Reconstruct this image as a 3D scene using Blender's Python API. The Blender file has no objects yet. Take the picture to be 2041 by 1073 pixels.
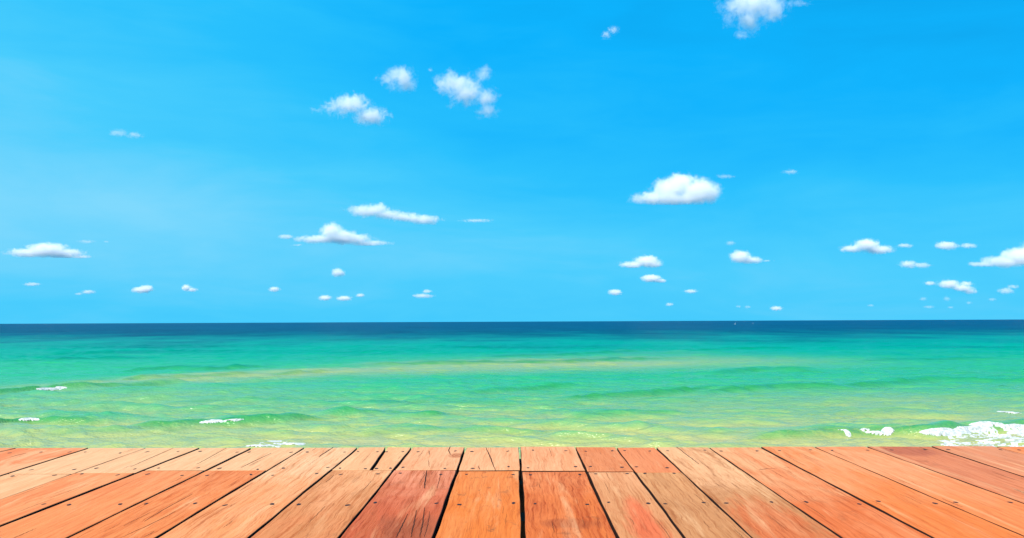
import bpy, bmesh, math, random
import numpy as np
from mathutils import Vector, Matrix

random.seed(7)
rng = np.random.default_rng(7)
scene = bpy.context.scene
COL = scene.collection
R = math.radians

# ------------------------------------------------------------------ camera
F_PX, CX, CY = 1587.0, 1020.5, 536.5          # focal length and centre in pixels of the 2041 px wide photograph
CAM_H = 3.0                                    # metres above the sea
pitch, roll = math.atan(104.8 / F_PX), 0.0042
fwd = Vector((0, math.cos(pitch), math.sin(pitch)))
r0, u0 = Vector((1, 0, 0)), Vector((0, -math.sin(pitch), math.cos(pitch)))
rgt = r0 * math.cos(roll) - u0 * math.sin(roll)
upv = r0 * math.sin(roll) + u0 * math.cos(roll)
cam_data = bpy.data.cameras.new("camera")
cam = bpy.data.objects.new("camera", cam_data)
COL.objects.link(cam)
cam_data.sensor_width, cam_data.lens = 36.0, 36.0 * F_PX / 2041.0
cam_data.clip_start, cam_data.clip_end = 0.05, 120000.0
EYE = Vector((0, 0, CAM_H))
cam.matrix_world = Matrix((
    (rgt.x, upv.x, -fwd.x, EYE.x), (rgt.y, upv.y, -fwd.y, EYE.y),
    (rgt.z, upv.z, -fwd.z, EYE.z), (0, 0, 0, 1)))
scene.camera = cam
scene.render.resolution_x, scene.render.resolution_y = 1024, 538


def bearing(x, y):
    """Direction in which the photograph shows its pixel (x, y)."""
    return fwd + rgt * ((x - CX) / F_PX) - upv * ((y - CY) / F_PX)


def on_sea(x, y):
    d = bearing(x, y)
    return EYE + d * (-CAM_H / d.z)


# ------------------------------------------------------------------ light
SUN_EL, SUN_AZ = R(51), R(-150)                 # azimuth from +Y (out to sea), negative = towards the left
sun_dir = Vector((math.sin(SUN_AZ) * math.cos(SUN_EL), math.cos(SUN_AZ) * math.cos(SUN_EL), math.sin(SUN_EL)))
sun_data = bpy.data.lights.new("sun", "SUN")
sun_data.energy, sun_data.angle, sun_data.color = 5.0, R(0.53), (1.0, 0.91, 0.78)
sun = bpy.data.objects.new("sun", sun_data)
COL.objects.link(sun)
sun.location = sun_dir * 60
sun.rotation_euler = sun_dir.to_track_quat("Z", "Y").to_euler()

vs = scene.view_settings
scene.display_settings.display_device = "sRGB"
vs.view_transform, vs.look, vs.exposure, vs.gamma, vs.use_curve_mapping = "Standard", "None", 0.4, 1.0, False
cy = scene.cycles
cy.max_bounces, cy.diffuse_bounces, cy.glossy_bounces, cy.volume_bounces = 28, 3, 3, 24
cy.transparent_max_bounces = 48
cy.caustics_reflective = cy.caustics_refractive = False
cy.use_denoising = True


# ------------------------------------------------------------------ node helpers
def lin(c):
    return tuple((v / 255 / 12.92) if v / 255 <= 0.04045 else ((v / 255 + 0.055) / 1.055) ** 2.4 for v in c)


class NT:
    def __init__(self, tree):
        self.t = tree
        tree.nodes.clear()

    def new(self, typ, **kw):
        n = self.t.nodes.new(typ)
        for k, v in kw.items():
            setattr(n, k, v)
        return n

    def set(self, sock, v):
        if isinstance(v, bpy.types.NodeSocket):
            self.t.links.new(v, sock)
        elif v is not None:
            sock.default_value = v

    def math(self, op, a, b=None, c=None, clamp=False):
        n = self.new("ShaderNodeMath", operation=op, use_clamp=clamp)
        for s, v in zip(n.inputs, (a, b, c)):
            self.set(s, v)
        return n.outputs[0]

    def vmath(self, op, a, b=None):
        n = self.new("ShaderNodeVectorMath", operation=op)
        self.set(n.inputs[0], a)
        if b is not None:
            self.set(n.inputs[1], b)
        return n.outputs["Value" if op in ("LENGTH", "DOT_PRODUCT", "DISTANCE") else "Vector"]

    def rng(self, v, a, b, c=0.0, d=1.0, smooth=True):
        n = self.new("ShaderNodeMapRange", interpolation_type="SMOOTHSTEP" if smooth else "LINEAR", clamp=True)
        self.set(n.inputs[0], v)
        for i, x in enumerate((a, b, c, d)):
            self.set(n.inputs[i + 1], x)
        return n.outputs[0]

    def mix(self, fac, a, b, blend="MIX"):
        n = self.new("ShaderNodeMix", data_type="RGBA", blend_type=blend)
        self.set(n.inputs[0], fac)
        for s, v in ((n.inputs[6], a), (n.inputs[7], b)):
            self.set(s, (*v, 1.0) if isinstance(v, tuple) and len(v) == 3 else v)
        return n.outputs[2]

    def noise(self, vec, scale, detail=4.0, rough=0.5, dist=0.0):
        n = self.new("ShaderNodeTexNoise")
        self.set(n.inputs["Vector"], vec)
        n.inputs["Scale"].default_value = scale
        n.inputs["Detail"].default_value = detail
        n.inputs["Roughness"].default_value = rough
        n.inputs["Distortion"].default_value = dist
        return n.outputs[0]

    def ramp(self, fac, stops):
        n = self.new("ShaderNodeValToRGB")
        self.set(n.inputs[0], fac)
        el = n.color_ramp.elements
        while len(el) > 1:
            el.remove(el[-1])
        el[0].position, el[0].color = stops[0][0], (*stops[0][1], 1)
        for p, c in stops[1:]:
            e = el.new(p)
            e.color = (*c, 1)
        return n.outputs[0]

    def attr(self, name, typ="GEOMETRY", out="Fac"):
        n = self.new("ShaderNodeAttribute", attribute_name=name, attribute_type=typ)
        return n.outputs[out]

    def sep(self, v):
        n = self.new("ShaderNodeSeparateXYZ")
        self.set(n.inputs[0], v)
        return n.outputs

    def comb(self, x, y, z):
        n = self.new("ShaderNodeCombineXYZ")
        for s, v in zip(n.inputs, (x, y, z)):
            self.set(s, v)
        return n.outputs[0]

    def scale(self, v, xyz):
        return self.vmath("MULTIPLY", v, xyz)

    def bump(self, h, strength, dist, normal=None):
        n = self.new("ShaderNodeBump")
        n.inputs["Strength"].default_value = strength
        n.inputs["Distance"].default_value = dist
        self.set(n.inputs["Height"], h)
        if normal is not None:
            self.set(n.inputs["Normal"], normal)
        return n.outputs[0]


def material(name):
    m = bpy.data.materials.new(name)
    m.use_nodes = True
    return m, NT(m.node_tree)


def principled(nt, color, rough=0.6, spec=0.5, normal=None):
    b = nt.new("ShaderNodeBsdfPrincipled")
    nt.set(b.inputs["Base Color"], (*color, 1) if isinstance(color, tuple) else color)
    nt.set(b.inputs["Roughness"], rough)
    nt.set(b.inputs["Specular IOR Level"], spec)
    if normal is not None:
        nt.set(b.inputs["Normal"], normal)
    o = nt.new("ShaderNodeOutputMaterial")
    nt.t.links.new(b.outputs[0], o.inputs["Surface"])
    return b


# ------------------------------------------------------------------ sky
world = bpy.data.worlds.new("World")
scene.world = world
world.use_nodes = True
w = NT(world.node_tree)
gen = w.new("ShaderNodeTexCoord").outputs["Generated"]
d3 = w.vmath("NORMALIZE", gen)
dx, dy, dz = w.sep(d3)
high = w.rng(dz, 0.0, 0.14)
left = w.rng(w.math("MULTIPLY", dx, -1.0), -0.12, 0.62)
right = w.rng(dx, -0.05, 0.6)
pale = w.math("MULTIPLY_ADD", dz, -1.35, 0.70)
pale = w.math("ADD", pale, w.math("MULTIPLY", w.math("MULTIPLY", left, high), 0.40))
pale = w.math("SUBTRACT", pale, w.math("MULTIPLY", w.math("MULTIPLY", right, dz), 0.42))
pale = w.math("ADD", pale, w.math("MULTIPLY", w.math("MULTIPLY", w.rng(dz, 0.0, 0.07), w.rng(dz, 0.22, 0.07)), 0.13))
# thin, barely visible cirrus veil
veil_v = w.scale(d3, (2.2, 2.2, 9.0))
veil = w.noise(veil_v, 1.6, 6.0, 0.55, 0.6)
veil2 = w.noise(w.scale(d3, (4.0, 4.0, 20.0)), 1.5, 5.0, 0.6, 0.4)
pale = w.math("ADD", pale, w.math("MULTIPLY", w.math("SUBTRACT", veil, 0.5), 0.38))
pale = w.math("ADD", pale, w.math("MULTIPLY", w.math("SUBTRACT", veil2, 0.5), 0.16), clamp=True)
sky_col = w.ramp(pale, [(0.0, lin((0, 163, 236))), (0.25, lin((2, 180, 255))), (0.5, lin((38, 194, 255))),
                        (0.72, lin((72, 206, 255))), (1.0, lin((126, 218, 255)))])
nis = w.new("ShaderNodeTexSky", sky_type="NISHITA", sun_disc=False)
nis.sun_elevation, nis.sun_rotation = SUN_EL, SUN_AZ
nis_s = w.mix(1.0, nis.outputs[0], (0.1, 0.1, 0.1), "MULTIPLY")
sky_fin = w.mix(0.025, sky_col, nis_s)
bg = w.new("ShaderNodeBackground")
w.set(bg.inputs[0], sky_fin)
bg.inputs[1].default_value = 0.758
wo = w.new("ShaderNodeOutputWorld")
w.t.links.new(bg.outputs[0], wo.inputs[0])


# ------------------------------------------------------------------ object helpers
def tag(o, label=None, cat=None, group=None, kind=None):
    for k, v in (("label", label), ("category", cat), ("group", group), ("kind", kind)):
        if v:
            o[k] = v
    return o


def link(name, me, mats, parent=None):
    for m in mats if isinstance(mats, (list, tuple)) else [mats]:
        me.materials.append(m)
    o = bpy.data.objects.new(name, me)
    COL.objects.link(o)
    if parent:
        o.parent = parent
    return o


def from_bm(name, bm, mats, parent=None, smooth=False):
    bmesh.ops.recalc_face_normals(bm, faces=bm.faces)
    me = bpy.data.meshes.new(name)
    bm.to_mesh(me)
    bm.free()
    if smooth:
        me.polygons.foreach_set("use_smooth", [True] * len(me.polygons))
    return link(name, me, mats, parent)


def from_np(name, verts, quads, mats, smooth=True):
    me = bpy.data.meshes.new(name)
    n = len(quads)
    me.vertices.add(len(verts))
    me.vertices.foreach_set("co", np.ascontiguousarray(verts, dtype=np.float32).ravel())
    me.loops.add(n * 4)
    me.loops.foreach_set("vertex_index", np.ascontiguousarray(quads, dtype=np.int32).ravel())
    me.polygons.add(n)
    me.polygons.foreach_set("loop_start", np.arange(0, n * 4, 4, dtype=np.int32))
    me.update(calc_edges=True)
    if smooth:
        me.polygons.foreach_set("use_smooth", np.ones(n, dtype=bool))
    me.validate()
    return link(name, me, mats)


def box(bm, lo, hi):
    vs_ = [bm.verts.new((x, y, z)) for x in (lo[0], hi[0]) for y in (lo[1], hi[1]) for z in (lo[2], hi[2])]
    for f in ((0, 1, 3, 2), (4, 6, 7, 5), (0, 4, 5, 1), (2, 3, 7, 6), (0, 2, 6, 4), (1, 5, 7, 3)):
        bm.faces.new([vs_[i] for i in f])


def hash2(ix, iy, seed):
    h = (ix.astype(np.int64) * 374761393 + iy.astype(np.int64) * 668265263 + seed * 974711) & 0x7FFFFFFF
    h = ((h ^ (h >> 13)) * 1274126177) & 0x7FFFFFFF
    return ((h ^ (h >> 16)) & 0xFFFF) / 65535.0


def vnoise(x, y, seed=0):
    ix, iy = np.floor(x), np.floor(y)
    fx, fy = x - ix, y - iy
    fx, fy = fx * fx * (3 - 2 * fx), fy * fy * (3 - 2 * fy)
    a, b = hash2(ix, iy, seed), hash2(ix + 1, iy, seed)
    c, d = hash2(ix, iy + 1, seed), hash2(ix + 1, iy + 1, seed)
    return (a * (1 - fx) + b * fx) * (1 - fy) + (c * (1 - fx) + d * fx) * fy


def fbm(x, y, seed=0, octaves=4):
    s, a, t = 0.0, 0.5, 0.0
    for k in range(octaves):
        s = s + a * vnoise(x * 2 ** k + 17.3 * k, y * 2 ** k - 9.1 * k, seed + k)
        t += a
        a *= 0.5
    return s / t


def sstep(a, b, x):
    t = np.clip((x - a) / (b - a), 0, 1)
    return t * t * (3 - 2 * t)


# ------------------------------------------------------------------ sea: wave field
def crest(pts, h, wf=0.45, wb=1.3):
    q = sorted([tuple(on_sea(*p)[:2]) for p in pts])
    return np.array([a for a, _ in q]), np.array([b for _, b in q]), h, wf, wb


CRESTS = [
    crest([(1430, 876), (1560, 871), (1640, 868), (1700, 867), (1790, 867), (1850, 868), (1940, 862), (2041, 858), (2200, 850)], 0.24, 0.26, 0.8),
    crest([(225, 856), (281, 852), (392, 845), (490, 840), (583, 837), (680, 833)], 0.17, 0.34, 0.9),
    crest([(-120, 790), (0, 784), (69, 778), (134, 773), (257, 769), (380, 763)], 0.20, 0.5, 1.4),
    crest([(-60, 846), (0, 846), (40, 841), (80, 838), (160, 838), (230, 840)], 0.15, 0.34, 0.9),
    crest([(190, 744), (290, 737), (345, 734), (420, 736), (560, 730)], 0.20, 0.7, 2.0),
    crest([(120, 764), (200, 760), (300, 753), (430, 750), (560, 746), (720, 736)], 0.12, 0.6, 1.8),
    crest([(640, 729), (700, 728), (960, 724), (1130, 722), (1250, 718), (1400, 712)], 0.16, 0.8, 2.2),
    crest([(880, 715), (947, 712), (1129, 708), (1300, 700)], 0.16, 0.9, 2.6),
    crest([(1380, 786), (1450, 779), (1540, 773), (1600, 773), (1741, 777)], 0.19, 0.5, 1.5),
    crest([(1090, 798), (1170, 793), (1297, 787), (1386, 779), (1450, 776)], 0.16, 0.45, 1.4),
    crest([(900, 786), (1002, 780), (1111, 773), (1190, 770)], 0.13, 0.5, 1.4),
    crest([(1600, 776), (1698, 770), (1872, 758), (2041, 761), (2150, 760)], 0.15, 0.55, 1.6),
    crest([(1400, 748), (1440, 743), (1530, 737), (1590, 740), (1680, 744)], 0.17, 0.7, 1.8),
    crest([(620, 829), (700, 826), (768, 823), (854, 828), (930, 830)], 0.12, 0.35, 1.0),
    crest([(640, 872), (700, 868), (860, 862), (1050, 864), (1200, 869), (1290, 873)], 0.06, 0.3, 0.9),
    crest([(1330, 699), (1380, 698), (1500, 695), (1620, 694)], 0.17, 1.0, 2.6),
    crest([(60, 866), (120, 861), (300, 855), (420, 850)], 0.07, 0.3, 0.9),
    crest([(1480, 830), (1600, 826), (1750, 822), (1900, 818)], 0.07, 0.4, 1.1),
    crest([(700, 805), (830, 800), (960, 804), (1060, 808)], 0.08, 0.4, 1.2),
    crest([(1100, 830), (1230, 824), (1390, 822)], 0.08, 0.35, 1.0),
    crest([(300, 805), (450, 800), (600, 795)], 0.08, 0.4, 1.3),
    crest([(0, 722), (90, 719), (210, 716), (330, 716)], 0.15, 0.9, 2.4),
    crest([(1700, 722), (1800, 718), (1960, 716), (2041, 717)], 0.12, 0.9, 2.4),
]
COMPS = []
for k in range(42):
    lam = 0.35 * (3.2 / 0.35) ** (k / 41.0)
    th = rng.normal(0.22, 0.55)
    COMPS.append((lam, 2 * math.pi / lam * math.sin(th), 2 * math.pi / lam * math.cos(th), rng.uniform(0, 6.28),
                  0.0062 * lam ** 0.7 * rng.uniform(0.6, 1.3)))


def sea_height(x, y, cell=None, face=None):
    h = np.zeros_like(x)
    wob = (fbm(x * 0.35, y * 0.35, 3, 3) - 0.5)
    for X, Y, hh, wf, wb in CRESTS:
        yc = np.interp(x, X, Y)
        s = y - yc + wob * 1.1
        L = max(X[-1] - X[0], 1e-3)
        a = np.clip((x - X[0]) / L, -0.2, 1.2)
        env = sstep(0.0, 0.22, a) * sstep(1.0, 0.78, a)
        g = np.where(s < 0, np.exp(-(s / wf) ** 2), np.exp(-(s / wb) ** 2))
        if face is not None:
            thick = np.exp(-((s + 0.35 * wf) / np.where(s + 0.35 * wf < 0, 0.9 * wf, 0.75 * wf)) ** 2) * env * min(1.0, hh / 0.15)
            np.maximum(face, thick * (0.55 + 0.9 * fbm(x * 0.9, y * 1.4, 77, 3)), out=face)
        trough = -0.22 * np.exp(-((s + 2.1 * wf) / (1.2 * wf)) ** 2)
        h += 0.95 * hh * env * (g + trough) * (0.82 + 0.36 * fbm(x * 0.8, y * 0.4, 9, 2))
    mod = 0.55 + 0.9 * fbm(x * 0.07, y * 0.05, 21, 3)
    px, py = x + wob * 1.4, y + (fbm(x * 0.6, y * 0.6, 5, 2) - 0.5) * 0.8
    for lam, kx, ky, ph, am in COMPS:
        c = np.sin(kx * px + ky * py + ph)
        c = (c + 1.0) ** 2 * 0.62 - 0.93
        f = 1.0 if cell is None else np.clip(lam / (2.5 * cell) - 0.6, 0, 1)
        h += am * c * mod * f
    # long low swell farther out
    f = 1.0 if cell is None else np.clip(18.0 / (2.5 * cell) - 0.6, 0, 1)
    h += 0.05 * np.sin(0.075 * x + 0.34 * y + 2.5 * wob) * sstep(45, 90, y) * f
    return h * sstep(9.5, 14.0, y)


p_near = np.concatenate([np.arange(430, 90, -0.55), np.arange(90, 16, -0.26)])
p_far = np.exp(np.linspace(math.log(16), math.log(0.06), 220))[1:]
P = np.concatenate([p_near, p_far])
rows_y = 4761.0 / P
NC = 960
tx = np.linspace(-1.15, 1.15, NC)
tx = tx * (0.75 + 0.25 * np.abs(tx) / 1.15)
XX = tx[None, :] * (rows_y[:, None] + 9.0)
YY = np.repeat(rows_y[:, None], NC, 1)
cell = np.repeat(np.maximum(np.abs(np.gradient(rows_y)), 0.7 / NC * (rows_y + 9))[:, None], NC, 1)
FACE = np.zeros_like(XX)
ZZ = sea_height(XX, YY, cell, FACE)
nr = len(rows_y)
idx = np.arange(nr * NC).reshape(nr, NC)
quads = np.stack([idx[:-1, :-1], idx[:-1, 1:], idx[1:, 1:], idx[1:, :-1]], -1).reshape(-1, 4)

# depth of the water column and the sandbar, as the bed lies
bed_n = fbm(XX / (0.12 * YY + 3), np.log(YY) * 9, 31, 4) - 0.5
bed_s = fbm(XX / (0.03 * YY + 1), np.log(YY) * 28, 37, 4) - 0.5
depth = (np.log(YY) - math.log(15)) / 4.2 + 0.035 * bed_n + 0.035 * bed_s
depth += ZZ * 0.35 * sstep(120, 40, YY)
bar_pts = sorted([tuple(on_sea(*p)[:2]) for p in [(-60, 778), (170, 765), (350, 757), (560, 748), (700, 739), (900, 733), (1130, 727), (1330, 722), (1480, 720)]])
bx, by = np.array([a for a, _ in bar_pts]), np.array([b for _, b in bar_pts])
ybar = np.interp(XX, bx, by)
pb = 4761.0 / YY - 4761.0 / ybar + 8 * bed_n + 7 * bed_s
inbar = sstep(bx[0] - 4, bx[0] + 6, XX) * sstep(bx[-1] + 14, bx[-1] - 12, XX)
bar = np.exp(-(pb / 12.0) ** 2) * inbar * np.clip(0.85 + 0.6 * bed_n, 0, 1)
for sx_, sy_, rx_, ry_, am_ in ((13.5, 27.5, 6.0, 6.0, 0.42), (-12.0, 20.3, 6.5, 2.6, 0.60), (1.0, 18.6, 14.0, 1.1, 0.45), (-15.0, 33.0, 6.0, 5.0, 0.35)):
    bar = np.maximum(bar, am_ * np.exp(-((XX - sx_) / rx_) ** 2 - ((YY - sy_) / ry_) ** 2) * np.clip(1.0 + 1.2 * bed_n, 0, 1.2))


# ------------------------------------------------------------------ sea material
m_sea, s = material("sea_water")
ILL = (1.70, 1.74, 2.3)


def water(c):
    return tuple(max(0.0, min(0.9, (v - a) / k)) for v, k, a in zip(lin(c), ILL, (0.015, 0.02, 0.055)))


tc = s.new("ShaderNodeTexCoord").outputs["Object"]
sx, sy, sz = s.sep(tc)
dep = s.attr("depth")
bar_a = s.attr("sandbar")
caustic_mottle = s.noise(s.scale(tc, (1.0, 2.4, 1.0)), 1.3, 5.0, 0.6, 1.2)  # mottling after caustic light on the bed, painted in by shifting depth
dep2 = s.math("ADD", dep, s.math("MULTIPLY", s.math("SUBTRACT", caustic_mottle, 0.5), 0.07))
rip = s.noise(s.scale(tc, (0.55, 1.35, 1.0)), 0.06, 9.0, 0.80, 0.25)       # ripples of every size
rip2 = s.noise(s.scale(tc, (0.55, 1.6, 1.0)), 0.9, 6.0, 0.75, 0.3)
chop = s.math("ADD", s.math("MULTIPLY", s.math("SUBTRACT", rip, 0.5), 0.14), s.math("MULTIPLY", s.math("SUBTRACT", rip2, 0.5), 0.07))
dep2 = s.math("ADD", dep2, s.math("MULTIPLY", chop, s.rng(dep, 0.0, 0.25, 0.45, 1.0)))
patch3 = s.noise(s.scale(tc, (0.05, 0.016, 1.0)), 1.0, 6.0, 0.7, 0.3)
dep2 = s.math("ADD", dep2, s.math("MULTIPLY", s.math("MULTIPLY", s.math("SUBTRACT", patch3, 0.5), 0.30), s.rng(dep, 0.36, 0.52)))
col = s.ramp(dep2, [
    (0.02, water((220, 216, 172))),
    (0.070, water((206, 215, 158))),
    (0.105, water((180, 212, 156))),
    (0.145, water((138, 208, 158))),
    (0.20, water((96, 206, 160))),
    (0.27, water((64, 204, 160))),
    (0.33, water((64, 202, 168))),
    (0.40, water((26, 188, 176))),
    (0.47, water((0, 174, 177))),
    (0.53, water((0, 154, 173))),
    (0.59, water((0, 128, 165))),
    (0.64, water((0, 114, 164))),
    (0.71, water((0, 100, 158))),
    (1.0, water((0, 95, 160))),
])
col = s.mix(s.math("MULTIPLY", bar_a, 0.95), col, water((190, 210, 158)))
# the steep fronts of the waves, where one looks through the thickest water
thick = s.math("MULTIPLY", s.attr("wave_face"), s.rng(rip, 0.30, 0.56, 0.45, 1.0))
col = s.mix(s.math("MULTIPLY", thick, 0.66), col, s.mix(s.rng(dep, 0.28, 0.42), water((62, 178, 104)), water((0, 164, 146))))
# net of caustic light on the shallow bed, painted into the water colour
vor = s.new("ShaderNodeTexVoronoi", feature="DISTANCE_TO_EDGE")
wv = s.vmath("ADD", s.scale(tc, (1.0, 1.9, 1.0)), s.vmath("MULTIPLY", s.comb(caustic_mottle, s.noise(tc, 2.0, 3.0), 0.0), (1.2, 1.2, 0.0)))
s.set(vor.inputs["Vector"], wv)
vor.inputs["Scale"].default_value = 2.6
caustic_net = s.rng(vor.outputs["Distance"], 0.13, 0.0)
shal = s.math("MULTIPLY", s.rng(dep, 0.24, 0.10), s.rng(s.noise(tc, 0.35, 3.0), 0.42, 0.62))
col = s.mix(s.math("MULTIPLY", s.math("MULTIPLY", caustic_net, shal), 0.22), col, water((226, 224, 146)))
# wind-roughened patches far out
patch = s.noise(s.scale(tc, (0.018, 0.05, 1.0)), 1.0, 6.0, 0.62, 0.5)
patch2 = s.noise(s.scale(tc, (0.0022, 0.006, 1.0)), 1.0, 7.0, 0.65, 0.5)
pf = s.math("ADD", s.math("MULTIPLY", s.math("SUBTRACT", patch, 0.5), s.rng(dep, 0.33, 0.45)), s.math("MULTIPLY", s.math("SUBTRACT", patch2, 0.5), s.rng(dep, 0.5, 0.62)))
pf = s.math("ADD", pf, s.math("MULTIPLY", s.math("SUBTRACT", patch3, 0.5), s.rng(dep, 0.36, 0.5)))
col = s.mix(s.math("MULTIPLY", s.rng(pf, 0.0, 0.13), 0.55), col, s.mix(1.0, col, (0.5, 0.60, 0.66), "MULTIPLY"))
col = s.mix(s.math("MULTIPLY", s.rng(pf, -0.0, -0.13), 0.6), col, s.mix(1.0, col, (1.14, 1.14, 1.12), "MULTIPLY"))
nb = s.bump(rip, 0.75, 0.7)
nb = s.bump(rip2, 0.6, 0.10, nb)
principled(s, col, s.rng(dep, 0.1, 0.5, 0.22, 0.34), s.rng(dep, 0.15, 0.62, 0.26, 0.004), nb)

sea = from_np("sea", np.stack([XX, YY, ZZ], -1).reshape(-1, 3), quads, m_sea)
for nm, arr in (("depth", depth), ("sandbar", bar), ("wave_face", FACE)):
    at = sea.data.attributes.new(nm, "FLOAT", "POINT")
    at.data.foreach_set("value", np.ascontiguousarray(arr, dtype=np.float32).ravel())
tag(sea, kind="structure")

# ------------------------------------------------------------------ beach under the deck
m_sand, s = material("beach_sand")
tc = s.new("ShaderNodeTexCoord").outputs["Object"]
g = s.noise(tc, 0.9, 6.0, 0.6)
g2 = s.noise(tc, 60.0, 3.0, 0.6)
c = s.mix(g, (0.42, 0.33, 0.21), (0.58, 0.48, 0.33))
c = s.mix(s.rng(s.sep(tc)[1], 8.0, 11.0), c, (0.30, 0.23, 0.14))
principled(s, c, 0.9, 0.2, s.bump(s.math("ADD", g, s.math("MULTIPLY", g2, 0.1)), 0.6, 0.08))
bx_, by_ = np.meshgrid(np.linspace(-70, 70, 141), np.linspace(-30, 24, 109))
bz_ = np.interp(by_, [-30, -6, 2, 11, 24], [2.0, 1.45, 1.0, 0.0, -1.0]) + 0.12 * (fbm(bx_ * 0.4, by_ * 0.4, 41, 4) - 0.5)
bi = np.arange(bx_.size).reshape(bx_.shape)
beach = from_np("beach", np.stack([bx_, by_, bz_], -1).reshape(-1, 3),
                np.stack([bi[:-1, :-1], bi[:-1, 1:], bi[1:, 1:], bi[1:, :-1]], -1).reshape(-1, 4), m_sand)
tag(beach, kind="structure")

# ------------------------------------------------------------------ foam of the breaking waves
m_foam, s = material("white_foam")
tc = s.new("ShaderNodeTexCoord").outputs["Object"]
fn = s.noise(tc, 14.0, 6.0, 0.65)
fc = s.mix(s.rng(fn, 0.35, 0.6), (0.34, 0.38, 0.36), (0.66, 0.66, 0.64))
principled(s, fc, 0.75, 0.3, s.bump(fn, 0.5, 0.04))


def largest_piece(q):
    root = {}

    def find(a):
        while root.setdefault(a, a) != a:
            root[a] = root[root[a]]
            a = root[a]
        return a
    for f in q.tolist():
        a = find(f[0])
        for b in f[1:]:
            root[find(b)] = a
    r = np.array([find(f[0]) for f in q.tolist()])
    v, n = np.unique(r, return_counts=True)
    return q[r == v[np.argmax(n)]]


def foam(label, x0, x1, y0, y1, mask, cellsize, height, group="foam of the breaking waves"):
    """Foam over the piece of sea between the given bearings; MASK(px, py) says how thick it lies there."""
    c4 = [on_sea(x, y) for x in (x0, x1) for y in (y0, y1)]
    gx = np.arange(min(v.x for v in c4), max(v.x for v in c4), cellsize)
    gy = np.arange(min(v.y for v in c4), max(v.y for v in c4), cellsize * 1.15)
    X, Y = np.meshgrid(gx, gy)
    n = fbm(X / 0.42, Y / 0.5, 51, 5)
    n2 = fbm(X / 0.13, Y / 0.10, 57, 3)
    n3 = fbm(X / 0.07, Y / 0.06, 59, 2)
    H = sea_height(X, Y)
    cosp, sinp = math.cos(pitch), math.sin(pitch)
    f_ = Y * cosp + (H - CAM_H) * sinp
    u_ = -Y * sinp + (H - CAM_H) * cosp
    rr, uu = X * math.cos(roll) - u_ * math.sin(roll), X * math.sin(roll) + u_ * math.cos(roll)
    px, py = CX + F_PX * rr / f_, CY - F_PX * uu / f_
    solid, lace = mask(px, py)
    web = 1.0 - np.abs(2 * fbm(X / 0.75, Y / 0.4, 61, 4) - 1.0) * 4.2
    m = np.maximum(solid + (n - 0.5) * 1.1 + (n2 - 0.5) * 0.7 + (n3 - 0.5) * 0.5, lace + web * 0.45 + (n2 - 0.5) * 0.7 + (n3 - 0.5) * 0.4 - 0.75)
    keep = m > 0.0
    kx, ky, kh = X[keep], Y[keep], H[keep]
    seen = np.ones_like(kx, dtype=bool)
    for f in np.linspace(0.88, 0.993, 12):
        seen &= sea_height(kx * f, ky * f) < CAM_H + (kh + 0.02 - CAM_H) * f
    keep[keep] = seen
    body = sstep(0.0, 1.1, solid + (n - 0.5) * 1.1)
    Z = H - 0.010 + height * body * (0.35 + 0.9 * n) + 0.010 * sstep(0.0, 0.3, m) + 0.016 * (n3 - 0.4) * sstep(0.05, 0.4, m)
    fq = keep[:-1, :-1] & keep[1:, :-1] & keep[:-1, 1:] & keep[1:, 1:]
    ii = np.arange(X.size).reshape(X.shape)
    q = np.stack([ii[:-1, :-1], ii[:-1, 1:], ii[1:, 1:], ii[1:, :-1]], -1)[fq]
    if not np.any(np.asarray(lace) > -5):
        q = largest_piece(q)
    used, inv = np.unique(q, return_inverse=True)
    v = np.stack([X.ravel(), Y.ravel(), Z.ravel()], -1)[used]
    mid = v.mean(0)
    o = from_np("wave_foam", v - mid, inv.reshape(-1, 4), m_foam)
    o.location = mid
    return tag(o, label, "foam", group)


def ell(px, py, cx, cy_, rx, ry, k=1.6):
    return k * (1 - np.sqrt(((px - cx) / rx) ** 2 + ((py - cy_) / ry) ** 2))


def union(*a):
    out = a[0]
    for b in a[1:]:
        out = np.maximum(out, b)
    return np.clip(out, -2.5, 1.2)


NONE = -9.0
foam("broad white breaker with lacy trailing foam, the largest patch of foam on the sea", 1790, 2260, 826, 900,
     lambda x, y: (union(ell(x, y, 1880, 862, 52, 8, 2.0), ell(x, y, 1935, 856, 40, 9, 1.7), ell(x, y, 1965, 846, 40, 6, 1.6), ell(x, y, 2015, 850, 40, 4, 1.0), ell(x, y, 2100, 862, 110, 10, 0.8)),
                   1.02 * sstep(1832, 1885, x - (y - 868) * 0.7) * sstep(838, 858, y + (x - 1950) * 0.04)), 0.021, 0.07)
foam("small rounded white breaker just beside the broad foamy one", 1700, 1800, 844, 885,
     lambda x, y: (union(ell(x, y, 1769, 861, 14, 8, 2.0), ell(x, y, 1748, 864 + (x - 1748) * 0.12, 24, 3.4, 1.2), ell(x, y, 1722, 857, 10, 2.4, 0.8)), NONE), 0.02, 0.06)
foam("smallest white splash on the green wave, farthest from the broad foam", 1640, 1712, 844, 888,
     lambda x, y: (union(ell(x, y, 1688 + (y - 862) * 0.5, 863, 7, 8, 1.6), ell(x, y, 1700, 855, 8, 2.2, 0.7), ell(x, y, 1674, 857, 10, 2.0, 0.6)), NONE), 0.02, 0.05)
foam("long thin white foam line on a green wave crest in the shallows", 370, 530, 826, 862,
     lambda x, y: (union(ell(x, y, 420, 841 - (x - 420) * 0.06, 32, 4.6, 1.9), ell(x, y, 466, 838 - (x - 466) * 0.08, 38, 3.0, 1.6)), NONE), 0.026, 0.03)
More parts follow.
